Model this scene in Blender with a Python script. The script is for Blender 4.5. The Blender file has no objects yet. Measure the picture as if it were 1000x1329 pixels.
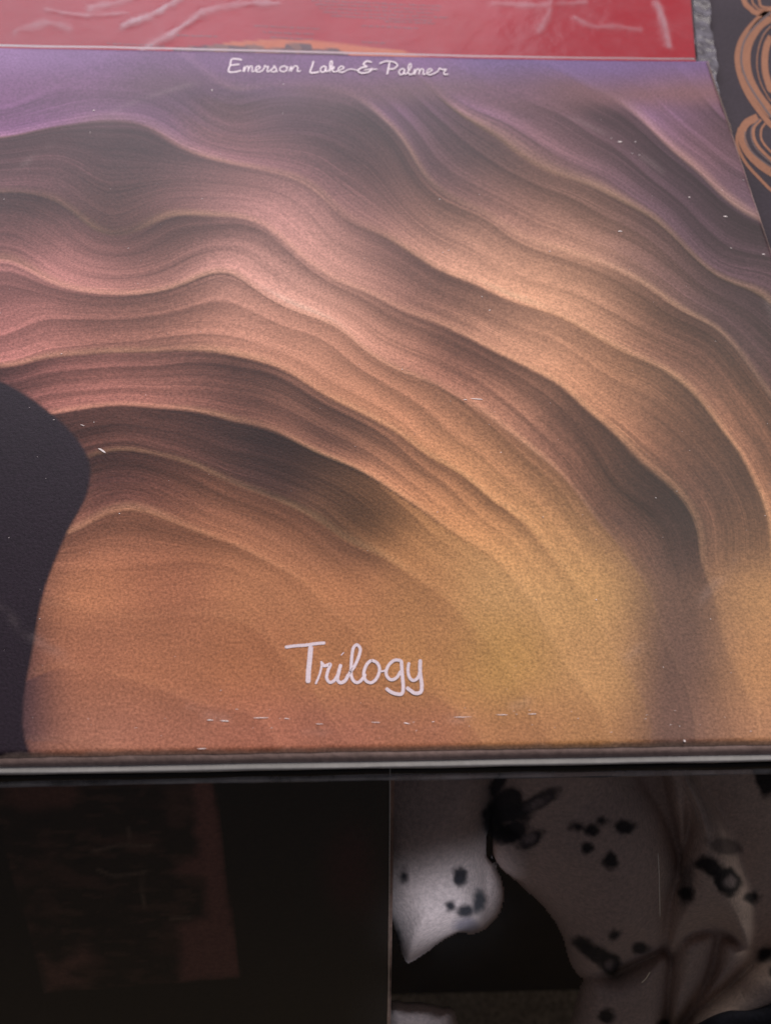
import bpy, math, random
import numpy as np
from mathutils import Vector, Euler, noise
random.seed(4); np.random.seed(4)
sc = bpy.context.scene
COL = sc.collection

# ------------------------------------------------------------ camera
CAM_LOC = Vector((-.002455, -.270917, .276184))
CAM_ROT = Euler((.603925, -.026263, -.028342), 'XYZ')
FPX = 1424.2
cam_d = bpy.data.cameras.new('camera'); cam = bpy.data.objects.new('camera', cam_d); COL.objects.link(cam)
cam.location = CAM_LOC; cam.rotation_euler = CAM_ROT
cam_d.sensor_fit = 'HORIZONTAL'; cam_d.sensor_width = 36; cam_d.lens = 36 * FPX / 1000
cam_d.clip_start = .01; cam_d.clip_end = 50
cam_d.dof.use_dof = True; cam_d.dof.focus_distance = .345; cam_d.dof.aperture_fstop = 18
sc.camera = cam

# ------------------------------------------------------------ room light
w = bpy.data.worlds.new('World'); sc.world = w; w.use_nodes = True
w.node_tree.nodes['Background'].inputs[0].default_value = (.74, .70, .78, 1)
w.node_tree.nodes['Background'].inputs[1].default_value = .070

def area(name, loc, target, sx, sy, power, col):
    l = bpy.data.lights.new(name, 'AREA'); l.shape = 'RECTANGLE'; l.size = sx; l.size_y = sy
    l.energy = power; l.color = col
    o = bpy.data.objects.new(name, l); COL.objects.link(o); o.location = loc
    o.rotation_euler = (Vector(target) - Vector(loc)).to_track_quat('-Z', 'Y').to_euler()
    return o
area('window_light', (-.30, 1.75, 1.02), (0, 0, 0), 1.4, .8, 36, (.93, .89, 1.0))
area('room_light', (.9, 1.0, 1.6), (0, .0, 0), .9, .9, 26, (1.0, .92, .84))
sp = bpy.data.lights.new('gap_light', 'SPOT'); sp.energy = 30; sp.spot_size = math.radians(3.0); sp.spot_blend = 1.0
sp.color = (.74, .84, 1.0); sp.shadow_soft_size = .01
spo = bpy.data.objects.new('gap_light', sp); COL.objects.link(spo)

sc.view_settings.view_transform = 'Standard'; sc.view_settings.look = 'None'
sc.view_settings.exposure = 0; sc.view_settings.gamma = 1
sc.cycles.transparent_max_bounces = 16

# ------------------------------------------------------------ survey helpers (photo survey point -> point on a known plane)
CM = np.array(CAM_ROT.to_matrix()); CL = np.array(CAM_LOC)
def ray_plane(px, py, p0, n):
    px = np.asarray(px, float); py = np.asarray(py, float)
    d = np.stack([(px - 500) / FPX, -(py - 664.5) / FPX, -np.ones_like(px)], -1) @ CM.T
    n = np.array(n, float); t = ((np.array(p0) - CL) @ n) / (d @ n)
    return CL + d * t[..., None]
def Z(px, py, z): return ray_plane(px, py, (0, 0, z), (0, 0, 1))
NL = np.array([0, -math.sin(math.radians(65.7)), math.cos(math.radians(65.7))])
P0 = np.array([0, -.160, -.0140])
def L(px, py, off=0.0):
    px = np.asarray(px, float); py = np.asarray(py, float)
    d = np.stack([(px - 500) / FPX, -(py - 664.5) / FPX, -np.ones_like(px)], -1) @ CM.T
    t = ((P0 - CL) @ NL + off) / (d @ NL); return CL + d * t[..., None]
def to_px(W):
    q = (W - CL) @ CM
    return 500 + FPX * q[..., 0] / -q[..., 2], 664.5 - FPX * q[..., 1] / -q[..., 2]

def srgb(r, g, b):
    f = lambda c: (c / 255 / 12.92) if c / 255 <= .04045 else ((c / 255 + .055) / 1.055) ** 2.4
    return (f(r), f(g), f(b))

# ------------------------------------------------------------ materials
class NT:
    def __init__(s, name):
        s.m = bpy.data.materials.new(name); s.m.use_nodes = True; s.t = s.m.node_tree
        s.b = s.t.nodes['Principled BSDF']; s.out = s.t.nodes['Material Output']
    def n(s, typ, **kw):
        x = s.t.nodes.new(typ)
        for k, v in kw.items():
            if k.startswith('i_'):
                k = k[2:]; k = int(k) if k.isdigit() else k.replace('_', ' ')
                x.inputs[k].default_value = v
            else: setattr(x, k, v)
        return x
    def l(s, a, b): s.t.links.new(a, b)
    def noise(s, vec, scale, detail=3, rough=.5):
        x = s.n('ShaderNodeTexNoise'); x.inputs['Scale'].default_value = scale
        x.inputs['Detail'].default_value = detail; x.inputs['Roughness'].default_value = rough
        if vec is not None: s.l(vec, x.inputs['Vector'])
        return x.outputs['Fac']
    def obj(s): return s.n('ShaderNodeTexCoord').outputs['Object']
    def rng(s, v, a, b, c, d):
        x = s.n('ShaderNodeMapRange'); s.l(v, x.inputs[0])
        for i, k in enumerate((a, b, c, d)): x.inputs[1 + i].default_value = k
        return x.outputs[0]
    def math(s, op, a, b=None):
        x = s.n('ShaderNodeMath', operation=op)
        for i, v in enumerate((a, b)):
            if v is None: continue
            if isinstance(v, (int, float)): x.inputs[i].default_value = v
            else: s.l(v, x.inputs[i])
        return x.outputs[0]
    def scale(s, col, fac):
        x = s.n('ShaderNodeVectorMath', operation='SCALE'); s.l(col, x.inputs[0]); s.l(fac, x.inputs['Scale']); return x.outputs[0]
    def mix(s, fac, a, b):
        x = s.n('ShaderNodeMix', data_type='RGBA')
        for i, v in ((0, fac), (6, a), (7, b)):
            if isinstance(v, (int, float)): x.inputs[i].default_value = v
            elif isinstance(v, tuple): x.inputs[i].default_value = (*v[:3], 1)
            else: s.l(v, x.inputs[i])
        return x.outputs[2]
    def bump(s, h, strength, dist):
        x = s.n('ShaderNodeBump'); x.inputs['Strength'].default_value = strength; x.inputs['Distance'].default_value = dist
        s.l(h, x.inputs['Height']); s.l(x.outputs[0], s.b.inputs['Normal']); return x

def plain(name, col, rough=.6, grain=.12, gscale=900, bump=.0):
    k = NT(name); v = k.obj(); f = k.rng(k.noise(v, gscale, 4, .6), .3, .7, 1 - grain, 1 + grain)
    g2 = k.rng(k.noise(v, 25, 3), .3, .7, .88, 1.12)
    rgb = k.n('ShaderNodeRGB'); rgb.outputs[0].default_value = (*col, 1)
    k.l(k.scale(rgb.outputs[0], k.math('MULTIPLY', f, g2)), k.b.inputs['Base Color'])
    k.b.inputs['Roughness'].default_value = rough
    if bump: k.bump(k.noise(v, gscale, 4, .6), bump, .0006)
    return k.m

# laminated printed board: colour from the print attribute, strand streaks from the flow attribute
k = NT('laminated_print'); v = k.obj()
a = k.n('ShaderNodeAttribute', attribute_name='print_colour'); fl = k.n('ShaderNodeAttribute', attribute_name='flow')
st = k.n('ShaderNodeAttribute', attribute_name='streak')
def strands(sx, sy, detail):
    mp = k.n('ShaderNodeMapping'); k.l(fl.outputs['Vector'], mp.inputs[0]); mp.inputs['Scale'].default_value = (sx, sy, 1)
    return k.noise(mp.outputs[0], 1, detail, .6)
s1 = k.rng(strands(.0035, .11, 3), .32, .68, -1, 1)
s2 = k.rng(strands(.008, .42, 2), .35, .7, -1, 1)
s3 = k.rng(strands(.006, .9, 1), .62, .78, 0, 1)
ss = k.math('ADD', k.math('MULTIPLY', s1, .20), k.math('MULTIPLY', s2, .20))
ss = k.math('ADD', ss, k.math('MULTIPLY', s3, .85))
ss = k.math('ADD', k.math('MULTIPLY', ss, st.outputs['Fac']), 1)
g1 = k.rng(k.noise(v, 1150, 2, .8), .3, .7, .66, 1.32)
g2 = k.rng(k.noise(v, 60, 4, .6), .3, .7, .94, 1.06)
c = k.scale(a.outputs['Color'], k.math('MULTIPLY', ss, k.math('MULTIPLY', g1, g2)))
k.l(c, k.b.inputs['Base Color'])
k.b.inputs['Roughness'].default_value = .55
k.b.inputs['Specular IOR Level'].default_value = .13
k.b.inputs['Coat Weight'].default_value = .10
rg = k.rng(k.noise(v, 18, 4, .6), .3, .7, .26, .38); k.l(rg, k.b.inputs['Coat Roughness'])
k.bump(k.noise(v, 1000, 3, .7), .32, .0004)
M_PRINT = k.m

def attr_mat(name, rough, coat, grain, gscale, bump=.1, sheen=0):
    k = NT(name); v = k.obj()
    a = k.n('ShaderNodeAttribute', attribute_name='print_colour')
    g = k.rng(k.noise(v, gscale, 4, .7), .3, .7, 1 - grain, 1 + grain)
    k.l(k.scale(a.outputs['Color'], g), k.b.inputs['Base Color'])
    k.b.inputs['Roughness'].default_value = rough; k.b.inputs['Coat Weight'].default_value = coat
    k.b.inputs['Coat Roughness'].default_value = .3
    k.b.inputs['Sheen Weight'].default_value = sheen
    k.bump(k.noise(v, gscale, 4, .7), bump, .0005)
    return k.m
M_DARKPRINT = attr_mat('dark_print', .4, .2, .25, 700)
M_REDPRINT = attr_mat('red_print', .6, 0, .08, 900)
M_REDPRINT.node_tree.nodes['Principled BSDF'].inputs['Specular IOR Level'].default_value = .15
M_BLANKET = attr_mat('fleece', .95, 0, .22, 700, 1.0, .06)
M_SWIRLBOARD = plain('matt_dark_board', srgb(62, 54, 62), .7, .16, 700, .15)
M_BAND = plain('copper_ink', srgb(156, 108, 84), .6, .12, 900, .1)
for m_ in (M_SWIRLBOARD, M_BAND): m_.node_tree.nodes['Principled BSDF'].inputs['Specular IOR Level'].default_value = .15
M_BANDLINE = plain('dark_ink', srgb(88, 64, 66), .55, .12, 900)
M_BLACK = plain('black_board', srgb(24, 20, 22), .5, .2, 500)
M_EDGE = plain('worn_board_edge', srgb(186, 160, 156), .5, .2, 500, .3)
M_PAPER = plain('inner_paper', srgb(222, 220, 222), .4, .08, 500, .1)
M_WHITEINK = plain('white_ink', srgb(238, 220, 228), .5, .14, 1600)
M_SCUFF = plain('bare_paper_scuff', srgb(250, 238, 236), .7, .1, 900)
M_CARPET = plain('carpet', srgb(176, 156, 128), .95, .5, 350, 1.0)
M_WOOD = plain('dark_wood', srgb(58, 42, 34), .5, .3, 60)
M_NAVY = plain('navy_cloth', srgb(30, 32, 44), .9, .3, 700, .4)
M_INK = plain('faded_red_ink', srgb(128, 34, 50), .6, .1, 900)

def plastic(name, haze, rough, tint=(.85, .83, .92), spec=1.0, wr=0.0, nsc=60, glare_haze=False):
    """clear film: transparent, a little hazy, with a glossy skin"""
    k = NT(name); v = k.obj()
    tr = k.n('ShaderNodeBsdfTransparent'); tr.inputs[0].default_value = (.96, .95, .97, 1)
    df = k.n('ShaderNodeBsdfDiffuse'); df.inputs[0].default_value = (*tint, 1)
    gl = k.n('ShaderNodeBsdfGlossy'); gl.inputs['Roughness'].default_value = rough
    fr = k.n('ShaderNodeFresnel'); fr.inputs[0].default_value = 1.5
    m1 = k.n('ShaderNodeMixShader'); hz = k.rng(k.noise(v, nsc, 5, .65), .35, .7, haze * .4, haze * 1.6)
    if glare_haze:
        ma = k.n('ShaderNodeAttribute', attribute_name='glare_haze'); hz = k.math('ADD', hz, ma.outputs['Fac'])
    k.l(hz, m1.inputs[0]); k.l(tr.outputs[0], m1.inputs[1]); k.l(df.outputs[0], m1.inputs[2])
    m2 = k.n('ShaderNodeMixShader'); k.l(k.math('MULTIPLY', fr.outputs[0], spec), m2.inputs[0])
    k.l(m1.outputs[0], m2.inputs[1]); k.l(gl.outputs[0], m2.inputs[2])
    if wr:
        bp = k.n('ShaderNodeBump'); bp.inputs['Strength'].default_value = wr; bp.inputs['Distance'].default_value = .002
        k.l(k.noise(v, 45, 4, .55), bp.inputs['Height'])
        for x in (gl, df, fr): k.l(bp.outputs[0], x.inputs['Normal'])
    k.l(m2.outputs[0], k.out.inputs[0]); return k.m
M_FILM = plastic('clear_film', .028, .26, spec=.16, wr=.35, glare_haze=True)
M_FILMEDGE = plastic('film_edge', .26, .25, tint=(.5, .48, .56), spec=.4, wr=.8, nsc=160)
M_FILMTHIN = plastic('thin_film', .004, .2, spec=.25)
M_FILMSEAM = plastic('film_seam', .42, .3, tint=(.6, .58, .62))

# ------------------------------------------------------------ mesh helpers
def link(name, verts, faces, mat, parent=None, smooth=False):
    me = bpy.data.meshes.new(name); me.from_pydata([tuple(map(float, p)) for p in verts], [], faces)
    me.materials.append(mat); me.update()
    if smooth: me.polygons.foreach_set('use_smooth', [True] * len(me.polygons))
    o = bpy.data.objects.new(name, me); COL.objects.link(o)
    if parent: o.parent = parent
    return o
def tag(o, label=None, cat=None, group=None, kind=None):
    for kk, vv in (('label', label), ('category', cat), ('group', group), ('kind', kind)):
        if vv: o[kk] = vv
    return o
def thing(name, label, cat):
    o = bpy.data.objects.new(name, None); COL.objects.link(o); o.empty_display_size = .02; return tag(o, label, cat)
def grid_mesh(name, P, mat, parent=None, mask=None, smooth=True):
    ny, nx = P.shape[:2]
    idx = np.arange(ny * nx).reshape(ny, nx)
    q = np.stack([idx[:-1, :-1], idx[:-1, 1:], idx[1:, 1:], idx[1:, :-1]], -1)
    if mask is not None:
        q = q[mask[:-1, :-1] & mask[:-1, 1:] & mask[1:, 1:] & mask[1:, :-1]]
    q = q.reshape(-1, 4)
    me = bpy.data.meshes.new(name)
    me.vertices.add(ny * nx); me.vertices.foreach_set('co', P.reshape(-1).astype(np.float32))
    me.loops.add(q.size); me.loops.foreach_set('vertex_index', q.reshape(-1).astype(np.int32))
    me.polygons.add(len(q)); me.polygons.foreach_set('loop_start', (np.arange(len(q)) * 4).astype(np.int32))
    me.update(calc_edges=True); me.validate()
    nn = np.empty(len(me.polygons) * 3, np.float32); me.polygons.foreach_get('normal', nn); nn = nn.reshape(-1, 3).mean(0)
    if nn @ np.array([0, -.4, .9]) < 0: me.flip_normals()
    me.polygons.foreach_set('use_smooth', [smooth] * len(me.polygons))
    me.materials.append(mat)
    o = bpy.data.objects.new(name, me); COL.objects.link(o)
    if parent: o.parent = parent
    return o
def set_attr(o, name, arr, typ='FLOAT_COLOR'):
    at = o.data.attributes.new(name, typ, 'POINT')
    if typ == 'FLOAT_COLOR':
        c = np.ones((arr.reshape(-1, 3).shape[0], 4), np.float32); c[:, :3] = arr.reshape(-1, 3); at.data.foreach_set('color', c.ravel())
    elif typ == 'FLOAT_VECTOR': at.data.foreach_set('vector', arr.astype(np.float32).ravel())
    else: at.data.foreach_set('value', arr.astype(np.float32).ravel())
def board(name, c4, top, bot, mat, parent=None, bev=.0012):
    """thin board over corner points (x, y) running round, softly rounded rim"""
    c4 = [Vector((p[0], p[1])) for p in c4]; cen = sum(c4, Vector((0, 0))) / 4
    rings = []
    h = top - bot
    for ins, z in ((0, bot), (0, top - min(bev, h * .5)), (bev * .3, top - min(bev, h * .5) * .3), (bev, top)):
        rings.append([((p - (p - cen).normalized() * ins * 1.4).x, (p - (p - cen).normalized() * ins * 1.4).y, z) for p in c4])
    V = [p for r in rings for p in r]; F = [(3, 2, 1, 0)]
    for r in range(3):
        for i in range(4):
            j = (i + 1) % 4; F.append((r * 4 + i, r * 4 + j, r * 4 + 4 + j, r * 4 + 4 + i))
    F.append((12, 13, 14, 15))
    return link(name, V, F, mat, parent)
def catmull(pts, n=8, closed=False):
    pts = [np.array(p, float) for p in pts]
    if len(pts) == 2: return np.array([pts[0] + (pts[1] - pts[0]) * t for t in np.linspace(0, 1, n)])
    q = ([pts[-1]] + pts + pts[:2]) if closed else ([2 * pts[0] - pts[1]] + pts + [2 * pts[-1] - pts[-2]])
    out = []
    for i in range(1, len(q) - 2):
        a, b, c, d = q[i - 1:i + 3]
        for t in np.linspace(0, 1, n, endpoint=False):
            out.append(.5 * (2 * b + (c - a) * t + (2 * a - 5 * b + 4 * c - d) * t * t + (3 * b - a - 3 * c + d) * t ** 3))
    if not closed: out.append(q[-2])
    return np.array(out)
def ribbon_2d(poly, width, taper=.25):
    """left/right outlines of a flat pen stroke with rounded tips"""
    d = np.gradient(poly, axis=0); d /= np.linalg.norm(d, axis=1)[:, None] + 1e-9
    nrm = np.stack([-d[:, 1], d[:, 0]], 1); n = len(poly)
    wv = np.full(n, width / 2)
    if taper:
        seg = np.r_[0, np.cumsum(np.linalg.norm(np.diff(poly, axis=0), axis=1))]
        e = np.minimum(seg, seg[-1] - seg) / (width * .5); wv = wv * np.clip(np.sqrt(np.clip(e + taper, 0, 1)), 0, 1)
    return poly + nrm * wv[:, None], poly - nrm * wv[:, None]
def ribbons(name, strokes, mapper, mat, parent, n=8, taper=.25):
    V, F = [], []
    for si, s in enumerate(strokes):
        pts, wd = s[0], s[1]; poly = catmull(pts, n)
        a, b = ribbon_2d(poly, wd, taper)
        A, B = mapper(a[:, 0], a[:, 1]), mapper(b[:, 0], b[:, 1]); o = len(V)
        up = np.array([0, 0, 8e-6 * si])
        for p, q in zip(A, B): V += [p + up, q + up]
        for i in range(len(poly) - 1): F.append((o + 2 * i, o + 2 * i + 1, o + 2 * i + 3, o + 2 * i + 2))
    return link(name, V, F, mat, parent)
def sdf(X, Y, poly):
    """signed distance to a closed outline, positive inside"""
    d = np.full(X.shape, 1e18); ins = np.zeros(X.shape, bool); n = len(poly)
    for i in range(n):
        x0, y0 = poly[i]; x1, y1 = poly[(i + 1) % n]; ex, ey = x1 - x0, y1 - y0
        t = np.clip(((X - x0) * ex + (Y - y0) * ey) / (ex * ex + ey * ey + 1e-12), 0, 1)
        d = np.minimum(d, (X - x0 - t * ex) ** 2 + (Y - y0 - t * ey) ** 2)
        if y0 != y1:
            cr = ((y0 > Y) != (y1 > Y)) & (X < ex * (Y - y0) / ey + x0); ins ^= cr
    d = np.sqrt(d); return np.where(ins, d, -d)
def sstep(a, b, x):
    t = np.clip((x - a) / (b - a), 0, 1); return t * t * (3 - 2 * t)
def vnoise(X, Y, sc_, seed=0, octv=3):
    """cheap smooth value noise on arrays, -1..1"""
    rs = np.random.RandomState(seed); out = 0; amp = 1; tot = 0
    for o in range(octv):
        T = rs.rand(64, 64) * 2 - 1; x = X / sc_; y = Y / sc_
        xi = np.floor(x).astype(int); yi = np.floor(y).astype(int); fx = x - xi; fy = y - yi
        fx = fx * fx * (3 - 2 * fx); fy = fy * fy * (3 - 2 * fy); g = lambda i, j: T[(yi + j) % 64, (xi + i) % 64]
        out = out + amp * ((g(0, 0) * (1 - fx) + g(1, 0) * fx) * (1 - fy) + (g(0, 1) * (1 - fx) + g(1, 1) * fx) * fy)
        tot += amp; amp *= .5; sc_ /= 2.1
    return out / tot

# ------------------------------------------------------------ setting: floor and table top
F0 = float(ray_plane(640, 1288, (0, -.122, 0), (0, 1, 0))[2])
fx, fy = np.meshgrid(np.linspace(-1.2, 1.2, 220), np.linspace(-1.0, 1.4, 220))
fl_o = grid_mesh('carpet_floor', np.stack([fx, fy, F0 + .0025 * vnoise(fx, fy, .012, 3)], -1), M_CARPET)
tag(fl_o, 'worn khaki carpet on the floor below the blanket', None, None, 'structure')
tb = board('table_top', [(-.75, -.118), (.75, -.118), (.75, .95), (-.75, .95)], -.0135, -.045, M_WOOD, None, .004)
tag(tb, 'dark table top under the record sleeves', None, None, 'structure')

pn = link('shade_panel', [(x, y, z) for z in (F0 - .01, -.046) for x, y in ((-.75, -.122), (.75, -.122), (.75, -.10), (-.75, -.10))],
          [(3, 2, 1, 0), (4, 5, 6, 7), (0, 1, 5, 4), (1, 2, 6, 5), (2, 3, 7, 6), (3, 0, 4, 7)], plain('shade_black', srgb(30, 22, 18), .7, .3, 80))
tag(pn, 'near black panel added behind the blanket in place of deep shade', None, None, 'structure')  # added near-black panel standing in for the deep shade under the table

# ------------------------------------------------------------ big front album
def lift(x, y):
    """the old board is not quite flat: back left corner springs up, right side sags"""
    u = np.clip((x + .1575) / .315, 0, 1); t = np.clip((y + .1575) / .315, 0, 1)
    return .0026 * (t ** 2) * (1 - u) ** 1.4 - .0012 * t * u * (1 - .5 * t) + .0006 * np.sin(u * 5.1 + .6) * t
def A(px, py, dz=.00008):
    p = Z(px, py, .001)
    for _ in range(3):
        p = ray_plane_var(px, py, lift(p[..., 0], p[..., 1]))
    p[..., 2] += dz; return p
def ray_plane_var(px, py, z):
    px = np.asarray(px, float); py = np.asarray(py, float)
    d = np.stack([(px - 500) / FPX, -(py - 664.5) / FPX, -np.ones_like(px)], -1) @ CM.T
    t = (z - CL[2]) / d[..., 2]; return CL + d * t[..., None]

album = thing('record_album', 'large laminated album cover with white script title on purple, brown and gold', 'album cover')
N = 520; S = .1575
u = np.linspace(-S, S, N); GX, GY = np.meshgrid(u, u)
# worn edges: tiny waviness of the outline
GXw = GX + np.where(np.abs(GX) > S - .001, .00012 * vnoise(GY, GX, .006, 5), 0)
GYw = GY + np.where(np.abs(GY) > S - .001, .00015 * vnoise(GX, GY, .006, 6), 0)
gz = lift(GX, GY)
edge = S - np.maximum(np.abs(GX), np.abs(GY)); gz = gz - .0009 * np.clip(1 - edge / .0016, 0, 1) ** 2
P = np.stack([GXw, GYw, gz], -1)
X, Y = to_px(np.stack([GX, GY, 0 * GX], -1))          # survey coordinates of every print point, fixed to the board
def C(*c): return np.array(srgb(*c))
col = np.zeros((N, N, 3)); stk = np.zeros((N, N))
def put(m, c, s=None):
    global col, stk
    c = np.asarray(c); col[:] = col * (1 - m[..., None]) + c * m[..., None]
    if s is not None: stk[:] = stk * (1 - m) + s * m
# plain abstract print: wind-carved strata in dusk colours, laid out from a coarse table of inks
XS = np.array([-400, -150, 0, 110, 220, 330, 440, 550, 660, 770, 880, 1000, 1250], float)
YS = np.array([70, 125, 190, 270, 350, 430, 510, 590, 670, 760, 860, 960, 1100], float)
TB = [
 [(150,112,142)]*3 + [(140,104,134),(128,94,118),(122,88,112),(124,88,116),(128,92,122),(118,94,128),(120,96,126),(124,98,126),(132,100,122),(132,100,122)],
 [(140,96,122),(136,92,118),(132,90,116),(124,84,104),(110,80,86),(112,80,92),(116,84,82),(118,86,80),(122,88,90),(128,92,84),(140,100,88),(146,104,92),(146,104,92)],
 [(120,82,78),(118,82,76),(122,84,76),(118,82,70),(110,76,68),(150,104,88),(112,78,66),(104,74,64),(132,100,70),(118,88,76),(112,86,84),(114,88,88),(114,88,88)],
 [(110,76,66),(112,76,66),(118,80,66),(122,84,64),(112,76,58),(190,140,112),(176,128,102),(108,76,60),(178,132,94),(150,114,84),(108,82,78),(104,80,82),(104,80,82)],
 [(176,122,104),(178,120,104),(176,120,102),(178,124,100),(118,80,58),(196,148,118),(206,156,118),(98,64,50),(208,158,112),(200,154,108),(110,82,72),(96,72,72),(96,72,72)],
 [(160,104,92),(166,108,94),(170,110,96),(184,126,100),(124,82,58),(190,136,102),(208,154,112),(130,84,62),(200,150,106),(196,146,96),(128,92,66),(98,70,62),(98,70,62)],
 [(60,42,52),(70,46,52),(150,96,80),(172,114,88),(140,92,70),(106,70,54),(192,136,92),(182,128,88),(150,104,74),(184,130,84),(140,98,64),(120,84,62),(120,84,62)],
 [(54,42,56),(54,40,54),(60,42,52),(110,70,58),(126,82,60),(100,68,54),(82,58,50),(190,134,84),(184,132,84),(88,60,50),(120,84,58),(160,112,70),(160,112,70)],
 [(54,44,58),(54,42,56),(58,46,56),(176,120,84),(150,100,66),(172,118,78),(74,54,46),(186,134,78),(206,154,92),(150,108,66),(84,60,54),(120,86,62),(130,90,60)],
 [(56,46,60),(56,46,60),(70,54,60),(196,132,88),(180,118,80),(190,130,84),(190,130,82),(188,134,80),(208,160,96),(208,160,94),(120,88,66),(196,146,88),(196,146,88)],
 [(62,52,66),(62,52,64),(78,60,66),(190,126,88),(184,122,82),(188,124,80),(192,132,82),(190,136,80),(200,152,82),(206,156,94),(122,90,70),(200,146,90),(200,146,90)],
 [(62,54,68),(62,54,68),(96,72,72),(188,128,96),(184,122,90),(186,120,88),(184,120,88),(186,124,86),(190,134,84),(190,138,84),(130,96,76),(196,142,96),(196,142,96)],
 [(62,54,68),(62,54,68),(96,72,72),(188,124,92),(184,118,86),(184,116,84),(184,116,84),(184,120,82),(188,130,82),(188,134,82),(130,96,76),(196,140,94),(196,140,94)]]
TBL = np.array([[srgb(*c) for c in r] for r in TB])
def table(x, y):
    def w_(G, v):
        i = np.clip(np.searchsorted(G, v) - 1, 0, len(G) - 2); t = np.clip((v - G[i]) / (G[i + 1] - G[i]), 0, 1); return i, sstep(.08, .92, t)
    i, a_ = w_(XS, x); j, b_ = w_(YS, y); a_ = a_[..., None]; b_ = b_[..., None]
    return (TBL[j, i] * (1 - a_) + TBL[j, i + 1] * a_) * (1 - b_) + (TBL[j + 1, i] * (1 - a_) + TBL[j + 1, i + 1] * a_) * b_
# arcs of a wide sweep: th along, rr across, bent by slow waves
ox, oy = 60, 1180
wv1 = vnoise(X, Y, 330, 21, 2); wv2 = vnoise(X, Y, 150, 22, 2)
rr = np.hypot(X - ox, (Y - oy) * 1.05) + 95 * wv1 + 26 * wv2; th = np.arctan2(Y - oy, X - ox) * 800
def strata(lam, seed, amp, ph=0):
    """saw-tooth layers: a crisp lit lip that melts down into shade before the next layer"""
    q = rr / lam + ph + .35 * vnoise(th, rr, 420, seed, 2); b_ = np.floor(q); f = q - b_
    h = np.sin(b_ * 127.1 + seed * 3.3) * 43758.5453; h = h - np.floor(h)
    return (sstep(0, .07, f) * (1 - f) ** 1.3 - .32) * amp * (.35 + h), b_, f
s1_, b1_, f1_ = strata(88, 31, 1.0); s2_, b2_, f2_ = strata(37, 34, .55, .3); s3_, _, _ = strata(14, 37, .28, .6)
push = (s1_ * 62 + s2_ * 26)                                  # layers drag the inks along
tr = np.stack([X - ox, Y - oy], -1); tr /= np.linalg.norm(tr, axis=-1)[..., None]
hb = np.sin(b1_ * 91.7) * 46
cx_ = X + tr[..., 0] * push - tr[..., 1] * hb; cy_ = Y + tr[..., 1] * push + tr[..., 0] * hb
calm = sstep(640, 800, Y)                                     # the foreground dune is smooth and grainy
skyk = sstep(150, 112, Y + 10 * wv2)
k_ = (1 - calm * .82) * (1 - skyk * .85)
bx_, by_ = X * (1 - k_) + cx_ * k_, Y * (1 - k_) + cy_ * k_
col = 0                                                       # inks run out along the layers
for sm_, w_ in ((-95, .12), (-55, .2), (-18, .18), (18, .18), (55, .2), (95, .12)):
    col = col + w_ * table(bx_ - tr[..., 1] * sm_ * k_, by_ + tr[..., 0] * sm_ * k_)
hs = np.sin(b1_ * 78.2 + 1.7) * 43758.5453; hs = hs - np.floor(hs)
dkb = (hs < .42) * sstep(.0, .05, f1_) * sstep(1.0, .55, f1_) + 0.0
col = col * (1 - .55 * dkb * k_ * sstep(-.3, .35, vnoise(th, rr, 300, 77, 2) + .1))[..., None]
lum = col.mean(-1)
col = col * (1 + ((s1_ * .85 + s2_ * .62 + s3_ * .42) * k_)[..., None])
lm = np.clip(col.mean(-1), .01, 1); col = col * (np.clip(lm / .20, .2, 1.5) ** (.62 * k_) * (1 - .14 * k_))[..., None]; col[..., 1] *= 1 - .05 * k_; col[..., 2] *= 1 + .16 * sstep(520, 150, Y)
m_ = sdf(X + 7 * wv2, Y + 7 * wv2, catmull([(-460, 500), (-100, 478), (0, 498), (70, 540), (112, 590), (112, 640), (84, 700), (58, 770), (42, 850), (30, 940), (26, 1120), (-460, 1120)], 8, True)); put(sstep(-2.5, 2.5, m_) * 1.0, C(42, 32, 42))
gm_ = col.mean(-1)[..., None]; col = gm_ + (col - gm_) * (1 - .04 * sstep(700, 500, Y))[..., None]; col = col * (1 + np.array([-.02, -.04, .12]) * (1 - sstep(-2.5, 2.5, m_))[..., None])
col = np.clip(col, .002, .9)
stk = np.clip(1.15 - lum * 2.6, .10, 1) * (1 - calm * .8) * (1 - skyk * .8)
# crest lights
cr_ = sstep(.0, .05, f1_) * sstep(.16, .05, f1_) * k_ * (1 - sstep(-2.5, 2.5, m_)); stk = stk * (1 - .8 * sstep(-2.5, 2.5, m_)); put(cr_ * .30 * (vnoise(th, rr, 90, 55) * .5 + .5), C(236, 190, 140))
# ring wear + rubbed rim
rw = np.abs(np.hypot(GX, GY + .002) - .150); put(np.exp(-(rw / .0016) ** 2) * .07 * sstep(-.1, .4, vnoise(X, Y, 40, 12)), C(220, 200, 196))
put(np.clip(1 - edge / (.0011 + .0006 * vnoise(X, Y, 25, 13)), 0, 1) * .5, C(210, 185, 176), 0)
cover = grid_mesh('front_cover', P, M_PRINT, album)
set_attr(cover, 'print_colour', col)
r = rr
set_attr(cover, 'flow', np.stack([th, r, 0 * r], -1), 'FLOAT_VECTOR'); set_attr(cover, 'streak', stk, 'FLOAT')

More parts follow.
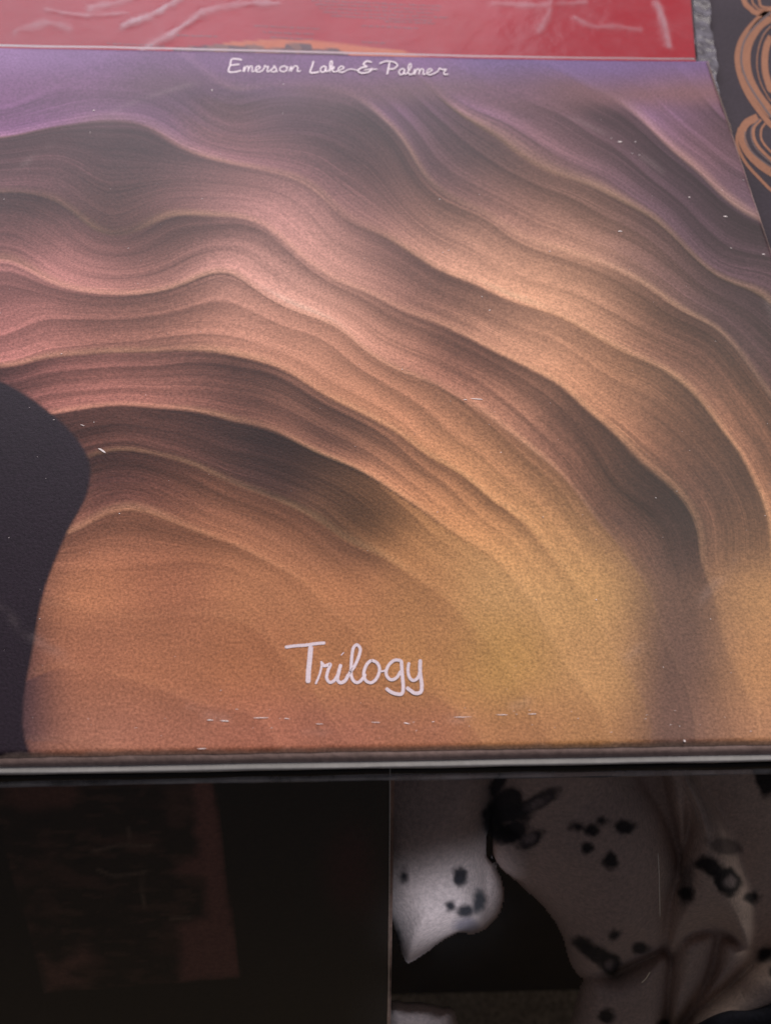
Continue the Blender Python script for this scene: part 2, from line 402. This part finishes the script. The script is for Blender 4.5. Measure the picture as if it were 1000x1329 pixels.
# body of the gatefold: back board, rounded worn spine edge, white paper, lower board
board('back_board', [(-S + .0004, -S + .0004), (S - .0004, -S + .0004), (S - .0004, S - .0004), (-S + .0004, S - .0004)], -.0022, -.0042, M_BLACK, album, .0006)
def edge_strip(name, prof, mat, x0=-.1585, x1=.1585, n=140, wob_=.00012, seed=1, parent=album):
    xs = np.linspace(x0, x1, n); Pm = []
    for i, (y, z) in enumerate(prof):
        Pm.append(np.stack([xs, y + wob_ * vnoise(xs, xs * 0 + i, .02, seed), z + wob_ * .7 * vnoise(xs, xs * 0 + 9 + i, .03, seed + 1)], -1))
    return grid_mesh(name, np.array(Pm)[::-1], mat, parent)
edge_strip('worn_or_lit_edge', [(-S + .0002, -.0010), (-S - .0006, -.0012), (-S - .0013, -.0018), (-S - .0017, -.0024), (-S - .0018, -.0030)], M_EDGE)
edge_strip('paper_edge', [(-S - .0012, -.0030), (-S - .0031, -.0032), (-S - .0035, -.0034), (-S - .0036, -.0040), (-S - .0010, -.0042)], M_PAPER, wob_=.0002, seed=4)
# script lettering, flat print
Zt = lambda x, y: (360 + x / 4.76, 820 + y / 4.76)
T = [([(45, 97), (110, 88), (170, 84), (240, 74), (295, 70)], 17), ([(206, 88), (200, 160), (192, 240), (188, 318)], 27),
     ([(235, 325), (258, 270), (272, 215), (270, 183)], 12), ([(270, 190), (290, 212), (326, 202), (312, 240), (303, 285), (322, 314), (350, 302), (375, 262)], 17),
     ([(391, 202), (377, 255), (370, 295), (388, 316), (418, 302), (440, 262)], 19), ([(399, 136), (403, 140)], 34),
     ([(440, 262), (475, 215), (503, 150), (510, 105), (488, 82), (466, 110), (456, 190), (456, 275), (480, 313), (512, 306), (545, 262)], 17),
     ([(580, 176), (550, 205), (532, 258), (545, 303), (580, 316), (614, 286), (630, 236), (616, 196), (580, 176)], 17), ([(622, 240), (645, 246), (668, 240)], 10),
     ([(766, 180), (722, 178), (684, 212), (670, 260), (694, 296), (732, 288), (764, 240)], 17), ([(764, 176), (770, 270), (776, 350), (766, 385), (735, 386), (700, 374), (668, 350)], 19),
     ([(811, 190), (805, 240), (815, 285), (840, 303), (868, 282), (882, 232)], 17), ([(881, 172), (880, 250), (890, 330), (884, 374), (850, 382), (822, 366), (795, 345)], 20)]
ribbons('title_lettering', [([Zt(*p) for p in s], wd * 1.12 / 4.76) for s, wd in T], lambda x, y: A(x, y, .00010), M_WHITEINK, album, 8, .35)
Ze = lambda x, y: (280 + x / 3.125, 60 + y / 3.125)
def low(ch, x0, w_, y0=104, h=24):
    G = {'m': [[(0, 0), (.12, .9), (.14, 0)], [(.14, .3), (.32, .95), (.48, .8), (.46, 0)], [(.46, .3), (.64, .95), (.82, .8), (.8, .1), (1, .1)]],
         'e': [[(0, .15), (.5, .45), (.8, .75), (.55, 1), (.2, .65), (.25, .1), (.6, -.02), (1, .2)]],
         'r': [[(0, .1), (.3, .6), (.4, 1.05), (.6, .85), (.85, .88), (.7, .4), (.75, .02), (1, .1)]],
         's': [[(0, .1), (.5, .7), (.55, 1.05), (.75, .6), (.8, .2), (.5, -.02), (.2, .1)], [(.75, .05), (1, .1)]],
         'o': [[(.5, 1), (.15, .7), (.15, .2), (.5, 0), (.82, .3), (.8, .8), (.5, 1)], [(.8, .8), (1, .75)]],
         'n': [[(0, 0), (.2, .9), (.22, 0)], [(.22, .3), (.5, .95), (.75, .8), (.72, .1), (1, .15)]],
         'a': [[(.8, .9), (.45, 1), (.12, .55), (.25, .03), (.6, .15), (.8, .9)], [(.8, .95), (.76, .2), (1, .1)]],
         'k': [[(0, .1), (.45, 1.3), (.4, 1.9), (.22, 1.5), (.22, 0)], [(.24, .45), (.6, .95), (.62, .6), (.35, .5)], [(.35, .5), (.65, .05), (1, .15)]],
         'l': [[(0, .1), (.7, 1.2), (.65, 1.85), (.35, 1.5), (.35, .3), (.6, 0), (1, .2)]]}
    return [([(x0 + w_ * x, y0 - h * y) for x, y in s], 4.6) for s in G[ch]]
E = [([(106, 55), (85, 51), (64, 53), (58, 76), (52, 102), (76, 104), (104, 98)], 5.5), ([(58, 77), (78, 75), (96, 73)], 5)]
for ch, x0, w_ in (('m', 110, 46), ('e', 156, 30), ('r', 186, 32), ('s', 216, 36), ('o', 256, 38), ('n', 296, 48)): E += low(ch, x0, w_)
E += [([(396, 60), (390, 82), (382, 106), (400, 108), (420, 104)], 5.5)]
for ch, x0, w_ in (('a', 420, 34), ('k', 454, 38), ('e', 490, 36)): E += low(ch, x0, w_, 106)
E += [([(524, 100), (548, 94), (575, 100)], 3.5),
      ([(632, 66), (612, 62), (598, 74), (612, 84), (592, 88), (576, 100), (592, 110), (622, 104), (634, 90)], 5.5), ([(600, 98), (625, 95), (654, 95)], 4)]
E += [([(662, 72), (690, 62), (722, 66), (736, 78), (722, 92), (702, 94)], 5), ([(704, 66), (699, 92), (694, 116)], 6)]
for ch, x0, w_ in (('a', 738, 34), ('l', 772, 26), ('m', 800, 50), ('e', 850, 32), ('r', 882, 60)): E += low(ch, x0, w_, 117)
ribbons('name_lettering', [([Ze(*p) for p in s], wd * 1.08 / 3.125) for s, wd in E], lambda x, y: A(x, y, .00010), M_WHITEINK, album, 7, .35)
# scuffs where the lamination has been knocked through
V, F = [], []
def fleck(px, py, lx, ly, ang=0.0):
    n = 9; o = len(V); lx *= .75; ly *= .85
    for i in range(n):
        t = 2 * math.pi * i / n; rr = random.uniform(.55, 1.15)
        x = math.cos(t) * lx * rr; y = math.sin(t) * ly * rr
        V.append(A(px + x * math.cos(ang) - y * math.sin(ang), py + x * math.sin(ang) + y * math.cos(ang), .00014))
    F.append(tuple(range(o, o + n)))
for f in [(804, 184, 5, .8, 0), (824, 184, 1.6, .6, 0), (894, 256, 1.2, 1.2, 0), (941, 281, 4, .9, 0), (804, 300, 4, .8, 0), (990, 330, 3, 1, 0), (948, 322, 2, .5, .3),
          (618, 518, 12, .9, .05), (604, 519, 4, .6, 0), (133, 585, 8, 1.6, .5), (107, 552, 5, .6, .4), (122, 548, 2, .5, 0), (275, 117, 1, 1.8, 0), (262, 258, 2, .4, 0),
          (272, 935, 7, 1.1, 0), (292, 936, 9, .8, .05), (340, 932, 14, .7, 0), (372, 933, 6, .6, .1), (527, 939, 6, .9, .1), (562, 937, 3, .5, 0), (600, 931, 16, .5, 0),
          (650, 928, 14, .6, 0), (690, 927, 8, .8, 0), (415, 940, 10, .5, 0), (488, 938, 9, .6, 0), (888, 962, 3, 1.6, .5), (262, 972, 10, .7, 0), (70, 545, 2, .4, 0), (310, 92, 3, .5, 0), (820, 199, 2, .4, 0), (829, 201, 1.5, .4, 0)]:
    fleck(*f)
for _ in range(120):
    x = random.uniform(0, 1000); y = random.uniform(90, 960); s = random.random() ** 3
    fleck(x, y, .5 + 1.3 * s, .3 + .4 * s, random.uniform(-.6, .6))
for _ in range(34):
    fleck(random.gauss(480, 260), random.gauss(936, 9), random.uniform(.6, 3), random.uniform(.25, .5), random.uniform(-.2, .2))
sm = link('scuff_marks', V, F, M_SCUFF, album); sm['kind'] = 'stuff'
# clear outer sleeve: milky seam along the back and right edge of the album
Vr, Fr = [], []
def rim(pa, pb, wd, nrm, n=60, seed=0):
    o = len(Vr)
    for i in range(n + 1):
        t = i / n; p = np.array(pa) * (1 - t) + np.array(pb) * t
        j = .0003 * noise.noise(Vector((t * 14, seed, 0)))
        for q in (0, 1):
            x, y = p + np.array(nrm) * (wd * q + j - .0009)
            Vr.append((x, y, float(lift(np.clip(x, -S, S), np.clip(y, -S, S))) + .0006 - .0011 * q))
    for i in range(n): Fr.append((o + 2 * i, o + 2 * i + 1, o + 2 * i + 3, o + 2 * i + 2))
rim((-S, S), (S - .006, S), .0030, (0, 1), seed=1); rim((S - .001, S - .002), (S - .0002, S - .05), .0014, (1, 0), seed=2)
rm = link('film_seam', Vr, Fr, M_FILMSEAM, album, True)
edge_strip('film_lip', [(-S - .0044, -.0066), (-S - .0052, -.0067), (-S - .0058, -.0070), (-S - .0056, -.0076)], M_FILMSEAM, wob_=.0004, seed=8)

# ------------------------------------------------------------ black sleeve directly beneath
b2 = thing('record_sleeve', 'black record sleeve directly beneath the large cover, only its front edge showing', 'record sleeve')
board('cardboard', [(-.163, -S - .0020), (.155, -S - .0022), (.155, .150), (-.163, .150)], -.0098, -.0131, M_BLACK, b2, .0008)
edge_strip('edge_crease', [(-S - .0018, -.0096), (-S - .0025, -.0104), (-S - .0025, -.0112)], M_BLACK, parent=b2, seed=15)

# ------------------------------------------------------------ red sleeve behind
red = thing('record_sleeve', 'red record sleeve in crinkled clear plastic, lying behind the large cover', 'record sleeve')
ZR = -.0060
r0 = Z(903, 75, ZR); r1 = Z(897, 0, ZR); e = (r1 - r0); e /= np.linalg.norm(e); g = np.array([-e[1], e[0], 0])
c0 = r0 - e * .085
def RP(a, b, z=ZR): return c0 + g * a + e * b + np.array([0, 0, z - ZR])
board('cardboard', [RP(0, 0)[:2], RP(0, .315)[:2], RP(.315, .315)[:2], RP(.315, 0)[:2]][::-1], ZR - .0003, ZR - .0033, plain('red_board', srgb(150, 30, 48), .6), red, .0005)
aa, bb = np.meshgrid(np.linspace(.0005, .3145, 420), np.linspace(.0005, .3145, 200))
PR = c0 + g * aa[..., None] + e * bb[..., None]; PR[..., 2] = ZR
xr, yr = to_px(PR)
cr = np.zeros(PR.shape) + C(172, 10, 34)
def putr(m, c, arr): arr[:] = arr * (1 - m[..., None]) + C(*c) * m[..., None]
putr(.5 * sstep(.2, .6, vnoise(xr, yr, 200, 31)), (186, 26, 46), cr)
pk = sdf(xr, yr, [(545, 20), (600, 12), (640, 30), (620, 50), (650, 62), (632, 70), (595, 62), (560, 72), (538, 56)]); putr(sstep(-7, 7, pk) * .9, (176, 4, 28), cr)  # deeper red painted where the film touches and reflects less
# the small picture panel printed along the front of the red sleeve
top_line = np.interp(xr, [225, 270, 300, 350, 400, 450, 520, 560], [70, 60, 54, 51, 52, 57, 65, 76])
mm = sstep(-1, 1, yr - top_line) * (xr > 225) * (xr < 570); putr(mm, (206, 112, 70), cr)
dk = np.interp(xr, [225, 250, 290, 310, 330, 345, 368, 372, 402, 406, 436, 450], [62, 60, 57, 60, 57, 62, 62, 56, 56, 64, 62, 70])
mm = sstep(-1, 1, yr - dk) * (xr > 225) * (xr < 452); putr(mm * .9, (70, 56, 70), cr)
mm = mm * (vnoise(xr, yr, 16, 33) > .25); putr(mm * .6, (150, 104, 84), cr)
rs = grid_mesh('printed_face', PR, M_REDPRINT, red); set_attr(rs, 'print_colour', cr)
# rows of fine faded print, far too small to read
V2, F2 = [], []
def dash(px, py, lx, ly):
    o = len(V2); sl = .045
    for sx, sy in ((-1, -1), (1, -1), (1, 1), (-1, 1)):
        V2.append(Z(px + sx * lx, py + sy * ly + sx * lx * sl, ZR + .00012))
    F2.append((o, o + 1, o + 2, o + 3))
def row(x0, x1, y0, hh=1.6):
    x = x0
    while x < x1:
        wl = random.uniform(3, 11); q = x
        while q < x + wl:
            l_ = random.uniform(.5, 1.0); dash(q, y0 + (q - x0) * .045 + random.uniform(-.5, .5), l_, hh * random.uniform(.3, .6)); q += l_ * 2 + .6
        x += wl + 2.6
for x0, x1, y0 in [(140, 210, 56), (230, 284, 45), (330, 414, 33), (342, 410, 41), (352, 398, 48), (470, 500, 54), (405, 575, 0), (410, 570, 5), (415, 560, 10), (420, 575, 15), (430, 560, 20), (500, 560, 27), (470, 540, 33)]:
    row(x0, x1, y0)
fp = link('fine_print', V2, F2, M_INK, red); fp['kind'] = 'stuff'
# crinkled clear outer sleeve
na, nb = 560, 300
aa, bb = np.meshgrid(np.linspace(-.0088, .32, na), np.linspace(.04, .24, nb))
PF = c0 + g * aa[..., None] + e * bb[..., None]; PF[..., 2] = ZR + .0004
xf, yf = to_px(PF)
glare = np.zeros(xf.shape)  # light streaks on the creases and a sheen at left, painted as haze
def crease(arr, pts, wd, h):
    global glare
    poly = catmull(pts, 6); b = np.full(xf.shape, 1e9)
    for i in range(len(poly) - 1):
        x0, y0 = poly[i]; x1, y1 = poly[i + 1]; ex, ey = x1 - x0, y1 - y0
        t = np.clip(((xf - x0) * ex + (yf - y0) * ey) / (ex * ex + ey * ey + 1e-9), 0, 1)
        b = np.minimum(b, np.hypot(xf - x0 - t * ex, yf - y0 - t * ey))
    wl = wd * (.75 + .6 * vnoise(xf, yf, 17, 47)); arr += .45 * h * np.exp(-(b / (wl * 1.5)) ** 2); glare = np.maximum(glare, .24 * h / .0011 * np.exp(-(b / wl) ** 2) * (1 + .6 * vnoise(xf, yf, 14, 48)))
hh = .00025 * (vnoise(xf, yf, 50, 41) + .5 * vnoise(xf + yf * .8, yf, 22, 42))
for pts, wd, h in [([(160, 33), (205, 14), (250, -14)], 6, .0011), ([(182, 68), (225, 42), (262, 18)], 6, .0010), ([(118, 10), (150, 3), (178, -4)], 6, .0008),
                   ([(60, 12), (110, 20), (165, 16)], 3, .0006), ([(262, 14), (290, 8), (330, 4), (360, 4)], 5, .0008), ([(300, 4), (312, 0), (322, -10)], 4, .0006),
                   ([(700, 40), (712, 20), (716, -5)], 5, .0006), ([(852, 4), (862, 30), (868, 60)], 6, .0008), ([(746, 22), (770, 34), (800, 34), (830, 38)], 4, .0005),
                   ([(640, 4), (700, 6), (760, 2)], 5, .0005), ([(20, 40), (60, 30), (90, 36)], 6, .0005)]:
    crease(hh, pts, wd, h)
PF[..., 2] += hh * sstep(78, 66, yf - .02 * xf) * 1.0
# free edge hanging past the cardboard
fr_ = aa < 0
PF[..., 2] += np.where(fr_, -.0010 * np.clip(-aa / .0088, 0, 1) + .0012 * vnoise(bb, aa, .006, 45, 3), 0)
PF[..., :2] += np.where(fr_[..., None], (g[:2] * (.0014 * vnoise(bb, bb * 0, .014, 46))[..., None]) * np.clip(-aa / .0088, 0, 1)[..., None], 0)
glare += .03 * sstep(420, 60, xf)
film = grid_mesh('plastic_cover', PF, M_FILM, red); set_attr(film, 'glare_haze', np.clip(glare, 0, .8), 'FLOAT')
film.data.materials.append(M_FILMEDGE)
cen_a = ((aa[:-1, :-1] + aa[1:, 1:]) / 2).ravel(); film.data.polygons.foreach_set('material_index', (cen_a < -.0006).astype(np.int32))

# ------------------------------------------------------------ dark sleeve with copper swirls at the right
sw = thing('record_sleeve', 'dark grey record sleeve with copper banded swirls, partly hidden at the top right', 'record sleeve')
ZS = -.0098
xl = .1575
board('cardboard', [(xl, -.085), (xl + .315, -.085), (xl + .315, .23), (xl, .23)], ZS, ZS - .0034, M_SWIRLBOARD, sw, .0008)
Q = lambda x, y: (880 + x / 5.108, y / 5.108)
def mir(pts):
    p = [Q(*a) for a in pts]; return p + [(2004 - x, y) for x, y in p[::-1]]
def swirl(strokes, dz, mat, name):
    return ribbons(name, [(mir(p), wd / 5.108) for p, wd in strokes], lambda x, y: Z(x, y, ZS + dz), mat, sw, 8, 0)
big = [(613, 62), (520, 130), (440, 225), (400, 310), (390, 400), (412, 510), (465, 630), (545, 745), (613, 825)]
swirl([(big, 36)], .00006, M_BAND, 'copper_band')
swirl([([(613, 110), (540, 160), (482, 240), (452, 320), (446, 400), (460, 500), (510, 610), (575, 700), (613, 745)], 62)], .00006, M_BAND, 'copper_band')
swirl([([(613, 240), (585, 300), (572, 380), (575, 470), (596, 550), (613, 590)], 44)], .00006, M_BAND, 'copper_band')
swirl([([(613, 165), (562, 225), (528, 320), (518, 430), (540, 540), (590, 640), (613, 672)], 6), ([(613, 78), (506, 172), (436, 272), (416, 380), (432, 480), (484, 588), (562, 704), (613, 770)], 14)], .00012, M_BANDLINE, 'ink_line')
swirl([([(613, 172), (563, 232), (530, 322), (520, 430), (541, 538), (590, 636), (613, 666)], 7)], .00018, M_BAND, 'copper_line')
swirl([([(525, 775), (450, 815), (420, 880), (430, 950), (470, 1020), (540, 1090), (613, 1140)], 52), ([(404, 845), (386, 930), (408, 1010), (458, 1095), (540, 1185), (613, 1258)], 20),
       ([(545, 790), (502, 840), (498, 905), (532, 975), (613, 1055)], 20), ([(575, 815), (548, 860), (553, 930), (613, 1005)], 14)], .00006, M_BAND, 'copper_band')
swirl([([(440, 870), (446, 940), (500, 1020), (613, 1105)], 7), ([(535, 790), (486, 845), (484, 915), (520, 990), (613, 1076)], 8)], .00012, M_BANDLINE, 'ink_line')
swirl([([(425, -60), (440, 15), (475, 52), (530, 85)], 34), ([(482, -60), (490, 10), (512, 40), (548, 62)], 12), ([(530, -60), (536, 5), (560, 45)], 16)], .00006, M_BAND, 'copper_band')

# ------------------------------------------------------------ dark sleeve leaning below
dk = thing('record_sleeve', 'black record sleeve with murky brown picture panel, leaning below at the left', 'record sleeve')
nx, ny = 300, 300
pr = L(508, 1000); pr2 = L(503.5, 1329); e2 = (pr2 - pr) / np.linalg.norm(pr2 - pr); g2 = np.cross(NL, e2)
g2 = g2 if g2[0] < 0 else -g2
top = pr + e2 * ((-.0138 - pr[2]) / e2[2])
aa, bb = np.meshgrid(np.linspace(0, .315, nx), np.linspace(0, .315, ny))
PD = top + g2 * aa[..., None] + e2 * bb[..., None]
xd, yd = to_px(PD)
cd = np.zeros(PD.shape) + C(34, 28, 26)
def putd(m, c): cd[:] = cd * (1 - m[..., None]) + C(*c) * m[..., None]
thinl = sdf(xd, yd, [(-2, 1060), (1, 1060), (62, 1288), (60, 1288)]); putd(sstep(-1.5, .5, thinl) * .5, (120, 100, 92))
panel = sdf(xd, yd, [(-70, 880), (262, 880), (275, 1000), (312, 1268), (60, 1287), (0, 1075)])
pm = sstep(-1.5, 1.5, panel)
putd(pm, (46, 34, 30)); n1 = vnoise(xd, yd * 2.2, 60, 51); n2 = vnoise(xd, yd * 2, 26, 52)
n3 = vnoise(xd, yd * 4, 30, 57)
putd(pm * sstep(.0, .5, n1) * .8, (92, 62, 54)); putd(pm * sstep(.1, .5, n2) * .5, (24, 20, 22)); putd(pm * sstep(.15, .5, n3) * .5, (104, 74, 62))
strip = sdf(xd, yd, [(246, 990), (276, 990), (314, 1270), (236, 1275), (230, 1200), (268, 1190), (262, 1140), (222, 1130), (255, 1110)]); putd(pm * sstep(-7, 12, strip + 7 * n2) * .9, (136, 88, 80))
for poly, c_ in [([(0, 1010), (110, 1008), (95, 1050), (30, 1050), (0, 1042)], (120, 76, 66)), ([(55, 1240), (75, 1255), (105, 1220), (130, 1240), (90, 1262), (125, 1275), (60, 1288)], (140, 96, 84)),
                 ([(210, 1005), (250, 1005), (240, 1030), (212, 1024)], (84, 56, 50)), ([(195, 1225), (235, 1215), (236, 1240), (200, 1236)], (84, 54, 48))]:
    putd(pm * sstep(-9, 14, sdf(xd, yd, poly) + 10 * n2) * .7, c_)
for pts in ([(120, 1104), (160, 1096), (200, 1098)], [(128, 1128), (150, 1136), (195, 1130)], [(184, 1135), (188, 1180)], [(165, 1074), (172, 1090)], [(222, 1192), (250, 1190)]):
    poly = catmull(pts, 5); b = np.min([np.hypot(xd - x, yd - y) for x, y in np.array([poly[i] * (1 - t) + poly[i + 1] * t for i in range(len(poly) - 1) for t in (0, .33, .66)])], 0)
    putd(sstep(4, 0, b) * .6, (130, 108, 92))
putd(sstep(90, 10, np.hypot((xd - 455) * 1.6, yd - 1130)) * .5, (84, 24, 34))
fo = grid_mesh('printed_face', PD + NL * .0003, M_DARKPRINT, dk); set_attr(fo, 'print_colour', cd)
th_ = .0035; cs = [top, top + g2 * .315, top + g2 * .315 + e2 * .315, top + e2 * .315]
link('cardboard', cs + [p - NL * th_ for p in cs], [(0, 1, 2, 3), (7, 6, 5, 4), (0, 4, 5, 1), (1, 5, 6, 2), (2, 6, 7, 3), (3, 7, 4, 0)], M_BLACK, dk)
q0 = top - g2 * .0008; link('worn_or_lit_edge', [q0 + NL * .0004, q0 + g2 * .0012 + NL * .0006, q0 + g2 * .0012 + e2 * .315 + NL * .0006, q0 + e2 * .315 + NL * .0004], [(0, 1, 2, 3)], plain('edge_highlight', srgb(150, 120, 104), .6, .5, 120), dk)  # highlight along the sleeve edge, built in as a paler strip
# ------------------------------------------------------------ spotted blanket
bx, by = np.meshgrid(np.arange(470, 1110, 2.0), np.arange(955, 1420, 2.0))
H = np.full(bx.shape, -9.0)
wx = bx + 3 * vnoise(bx, by, 60, 61); wy = by + 3 * vnoise(bx, by, 60, 62)
def fold(pts, base, height, wdt, tilt=(0, 0), extra=0):
    global H
    d = sdf(wx, wy, catmull(pts, 6, True))
    p = np.clip(d / wdt, 0, 1); prof = np.sqrt(np.clip(1 - (1 - p) ** 2, 0, 1))
    cx = np.mean([q[0] for q in pts]); cy = np.mean([q[1] for q in pts])
    h = base + height * 1.25 * prof - height * .25 + tilt[0] * (bx - cx) / 100 + tilt[1] * (by - cy) / 100 + extra
    H = np.where(d > 0, np.maximum(H, h), H)
fold([(640, 930), (1140, 930), (1140, 1440), (880, 1440), (862, 1290), (840, 1240), (700, 1140), (650, 1060)], -.036, .006, 60)          # back sheet
fold([(470, 930), (640, 940), (635, 1060), (630, 1140), (631, 1172), (624, 1196), (600, 1210), (572, 1224), (545, 1243), (529, 1251), (518, 1238), (507, 1200), (480, 1120)], -.020, .016, 46, (0, .006))
fold([(590, 1080), (630, 1105), (650, 1140), (652, 1172), (640, 1198), (610, 1214), (580, 1190)], -.026, .008, 24)
fold([(642, 930), (790, 930), (832, 1010), (868, 1070), (884, 1130), (876, 1190), (862, 1232), (810, 1262), (772, 1277), (744, 1262), (728, 1218), (706, 1182), (672, 1150), (646, 1120), (634, 1060)], -.032, .026, 90)
fold([(640, 1082), (668, 1072), (700, 1086), (706, 1116), (684, 1142), (656, 1136), (638, 1112)], -.020, .010, 24)
fold([(872, 940), (893, 990), (918, 1030), (944, 1080), (960, 1130), (976, 1180), (972, 1236), (940, 1208), (900, 1214), (868, 1238), (862, 1180), (882, 1120), (892, 1060), (878, 1010)], -.028, .017, 42, (.002, 0))
fold([(848, 940), (884, 940), (900, 1000), (896, 1060), (886, 1110), (872, 1060), (862, 1010)], -.030, .010, 16)
fold([(752, 1276), (800, 1262), (862, 1236), (866, 1290), (846, 1420), (736, 1420)], -.030, .014, 38)
fold([(880, 1216), (926, 1212), (918, 1260), (898, 1300), (870, 1340), (866, 1270)], -.032, .014, 26)
fold([(936, 1215), (976, 1232), (966, 1262), (930, 1292), (900, 1310), (925, 1260)], -.034, .014, 24)
fold([(1010, 1232), (1140, 1180), (1140, 1420), (850, 1420), (876, 1340), (940, 1286)], -.032, .018, 44)
fold([(494, 1312), (530, 1299), (566, 1304), (594, 1322), (600, 1440), (480, 1440)], -.020, .014, 30)
mask = H > -1
Hs = np.where(mask, H, -.05)
for _ in range(6):                                   # soften the creases a little
    Hn = Hs.copy(); Hn[1:-1, 1:-1] = (Hs[1:-1, 1:-1] * 2 + Hs[:-2, 1:-1] + Hs[2:, 1:-1] + Hs[1:-1, :-2] + Hs[1:-1, 2:]) / 6
    Hs = np.where(mask, Hn, Hs)
Hs = Hs + .0022 * vnoise(bx + .4 * by, by, 110, 66, 1) + .0008 * vnoise(bx, by, 40, 63, 1)
PB = L(bx, by, Hs)
cb = np.zeros(PB.shape) + C(206, 184, 173)
fz = 5.5 * vnoise(bx, by, 11, 65)
def spot(cx, cy, rx, ry, ang=0, c_=(14, 14, 24), kk=.97):
    ca, sa = math.cos(ang), math.sin(ang); x = (bx - cx) * ca + (by - cy) * sa; y = -(bx - cx) * sa + (by - cy) * ca
    d = (1 - np.hypot(x / (rx + 1.5), y / (ry + 1.5))) * min(rx, ry) + fz * .6; m = sstep(-3, 4.2, d + .8) * kk
    cb[:] = cb * (1 - m[..., None]) + C(*c_) * m[..., None]
for s in [(596, 1137, 8, 12), (605, 1183, 9, 6), (622, 1170, 7, 13), (584, 1177, 4, 5), (606, 1202, 14, 8, 0, (110, 104, 118), .7), (524, 1136, 4, 6), (584, 992, 10, 5), (512, 1226, 6, 14),
          (812, 1073, 12, 7), (792, 1118, 9, 9), (768, 1078, 8, 6), (750, 1073, 7, 3), (780, 1066, 4, 3), (762, 1101, 5, 5), (760, 988, 15, 5, .3), (915, 985, 10, 4), (975, 1165, 8, 6),
          (830, 1230, 10, 7), (797, 1215, 5, 4), (992, 1008, 12, 26, -.2), (786, 1320, 9, 8), (992, 1240, 9, 6, -.5), (1010, 1262, 9, 5), (890, 1150, 7, 26, .1, (92, 88, 92), .7), (889, 1162, 8, 8),
          (940, 1098, 20, 10, .3, (70, 62, 66), .7), (860, 1330, 6, 6)]: spot(*s)
for cx, cy, rx, ry, an in [(656, 1046, 18, 26, .5), (664, 1080, 22, 13, -.3), (696, 1041, 26, 8, -.45), (690, 1090, 16, 8, -.6), (646, 1018, 8, 20, .3), (640, 1068, 12, 24, -.2), (672, 1056, 16, 9, .3), (922, 1126, 20, 9, .5), (945, 1145, 18, 15, .7), (775, 1240, 28, 9, .45), (791, 1252, 14, 12, .4), (756, 1224, 12, 7, .2)]: spot(cx, cy, rx, ry, an)
for cx, cy, rx, ry, an in [(697, 1042, 8, 2.5, -.5), (686, 1089, 5, 3, -.6), (948, 1146, 6, 6, 0), (791, 1253, 4, 4, 0)]: spot(cx, cy, rx, ry, an, (150, 136, 136), .9)
bl = grid_mesh('blanket', PB, M_BLANKET, None, mask); set_attr(bl, 'print_colour', cb)
tag(bl, 'beige fleece blanket with blue black spots, hanging in folds at the lower right', 'blanket')
so = bl.modifiers.new('thickness', 'SOLIDIFY'); so.thickness = .003; so.offset = 1 if False else -1
# ------------------------------------------------------------ empty clear sleeve in front of the blanket
cp = thing('plastic_sleeve', 'clear empty plastic sleeve hanging in front of the spotted blanket', 'plastic sleeve')
f0, f1 = L(506, 996, .0012), L(503, 1440, .0012); w0 = L(852, 1000, .0012); w1 = L(860, 1440, .0012)
ss_, tt_ = np.meshgrid(np.linspace(0, 1, 40), np.linspace(0, 1, 40))
PP = (f0[None, None] * (1 - ss_[..., None]) + w0 * ss_[..., None]) * (1 - tt_[..., None]) + (f1 * (1 - ss_[..., None]) + w1 * ss_[..., None]) * tt_[..., None]
PP = PP + NL * (.0008 * vnoise(ss_ * 3, tt_ * 3, 1, 71))[..., None]
grid_mesh('clear_film', PP, M_FILMTHIN, cp)
for pts, wd in (([(853.5, 1108), (855, 1140), (856, 1190)], 1.0), ([(843, 1262), (838, 1270), (832, 1276)], 1.2), ([(506, 996), (505, 1160), (504, 1320)], .8)):
    ribbons('seam', [(pts, wd)], lambda x, y: L(x, y, .003), M_FILMSEAM, cp, 8, .3)
# ------------------------------------------------------------ navy cloth at the lower right corner
nxg, vg = np.meshgrid(np.linspace(860, 1120, 60), np.linspace(0, 1, 40))
nyg = 1330 - (nxg - 900) * .32 + 4 * np.sin(nxg / 17) + 100 * vg; hn = -.016 + .012 * np.sqrt(vg)
cl = grid_mesh('folded_cloth', L(nxg, nyg, hn + .001 * vnoise(nxg, nyg, 30, 81, 1)), M_NAVY, None)
tag(cl, 'dark navy cloth at the lower right corner, below the blanket', 'cloth')

# aim of the light coming through the gap at the left end of the blanket
tgt = Vector(L(584, 1196, 0)); spo.location = tgt + Vector((.10, -.62, .62)); spo.rotation_euler = (tgt - spo.location).to_track_quat('-Z', 'Y').to_euler()

tg2 = Vector(L(546, 1318, 0)); s2 = spo.copy(); s2.data = spo.data.copy(); s2.data.energy = 10; COL.objects.link(s2)
s2.location = tg2 + Vector((.10, -.62, .62)); s2.rotation_euler = (tg2 - s2.location).to_track_quat('-Z', 'Y').to_euler()
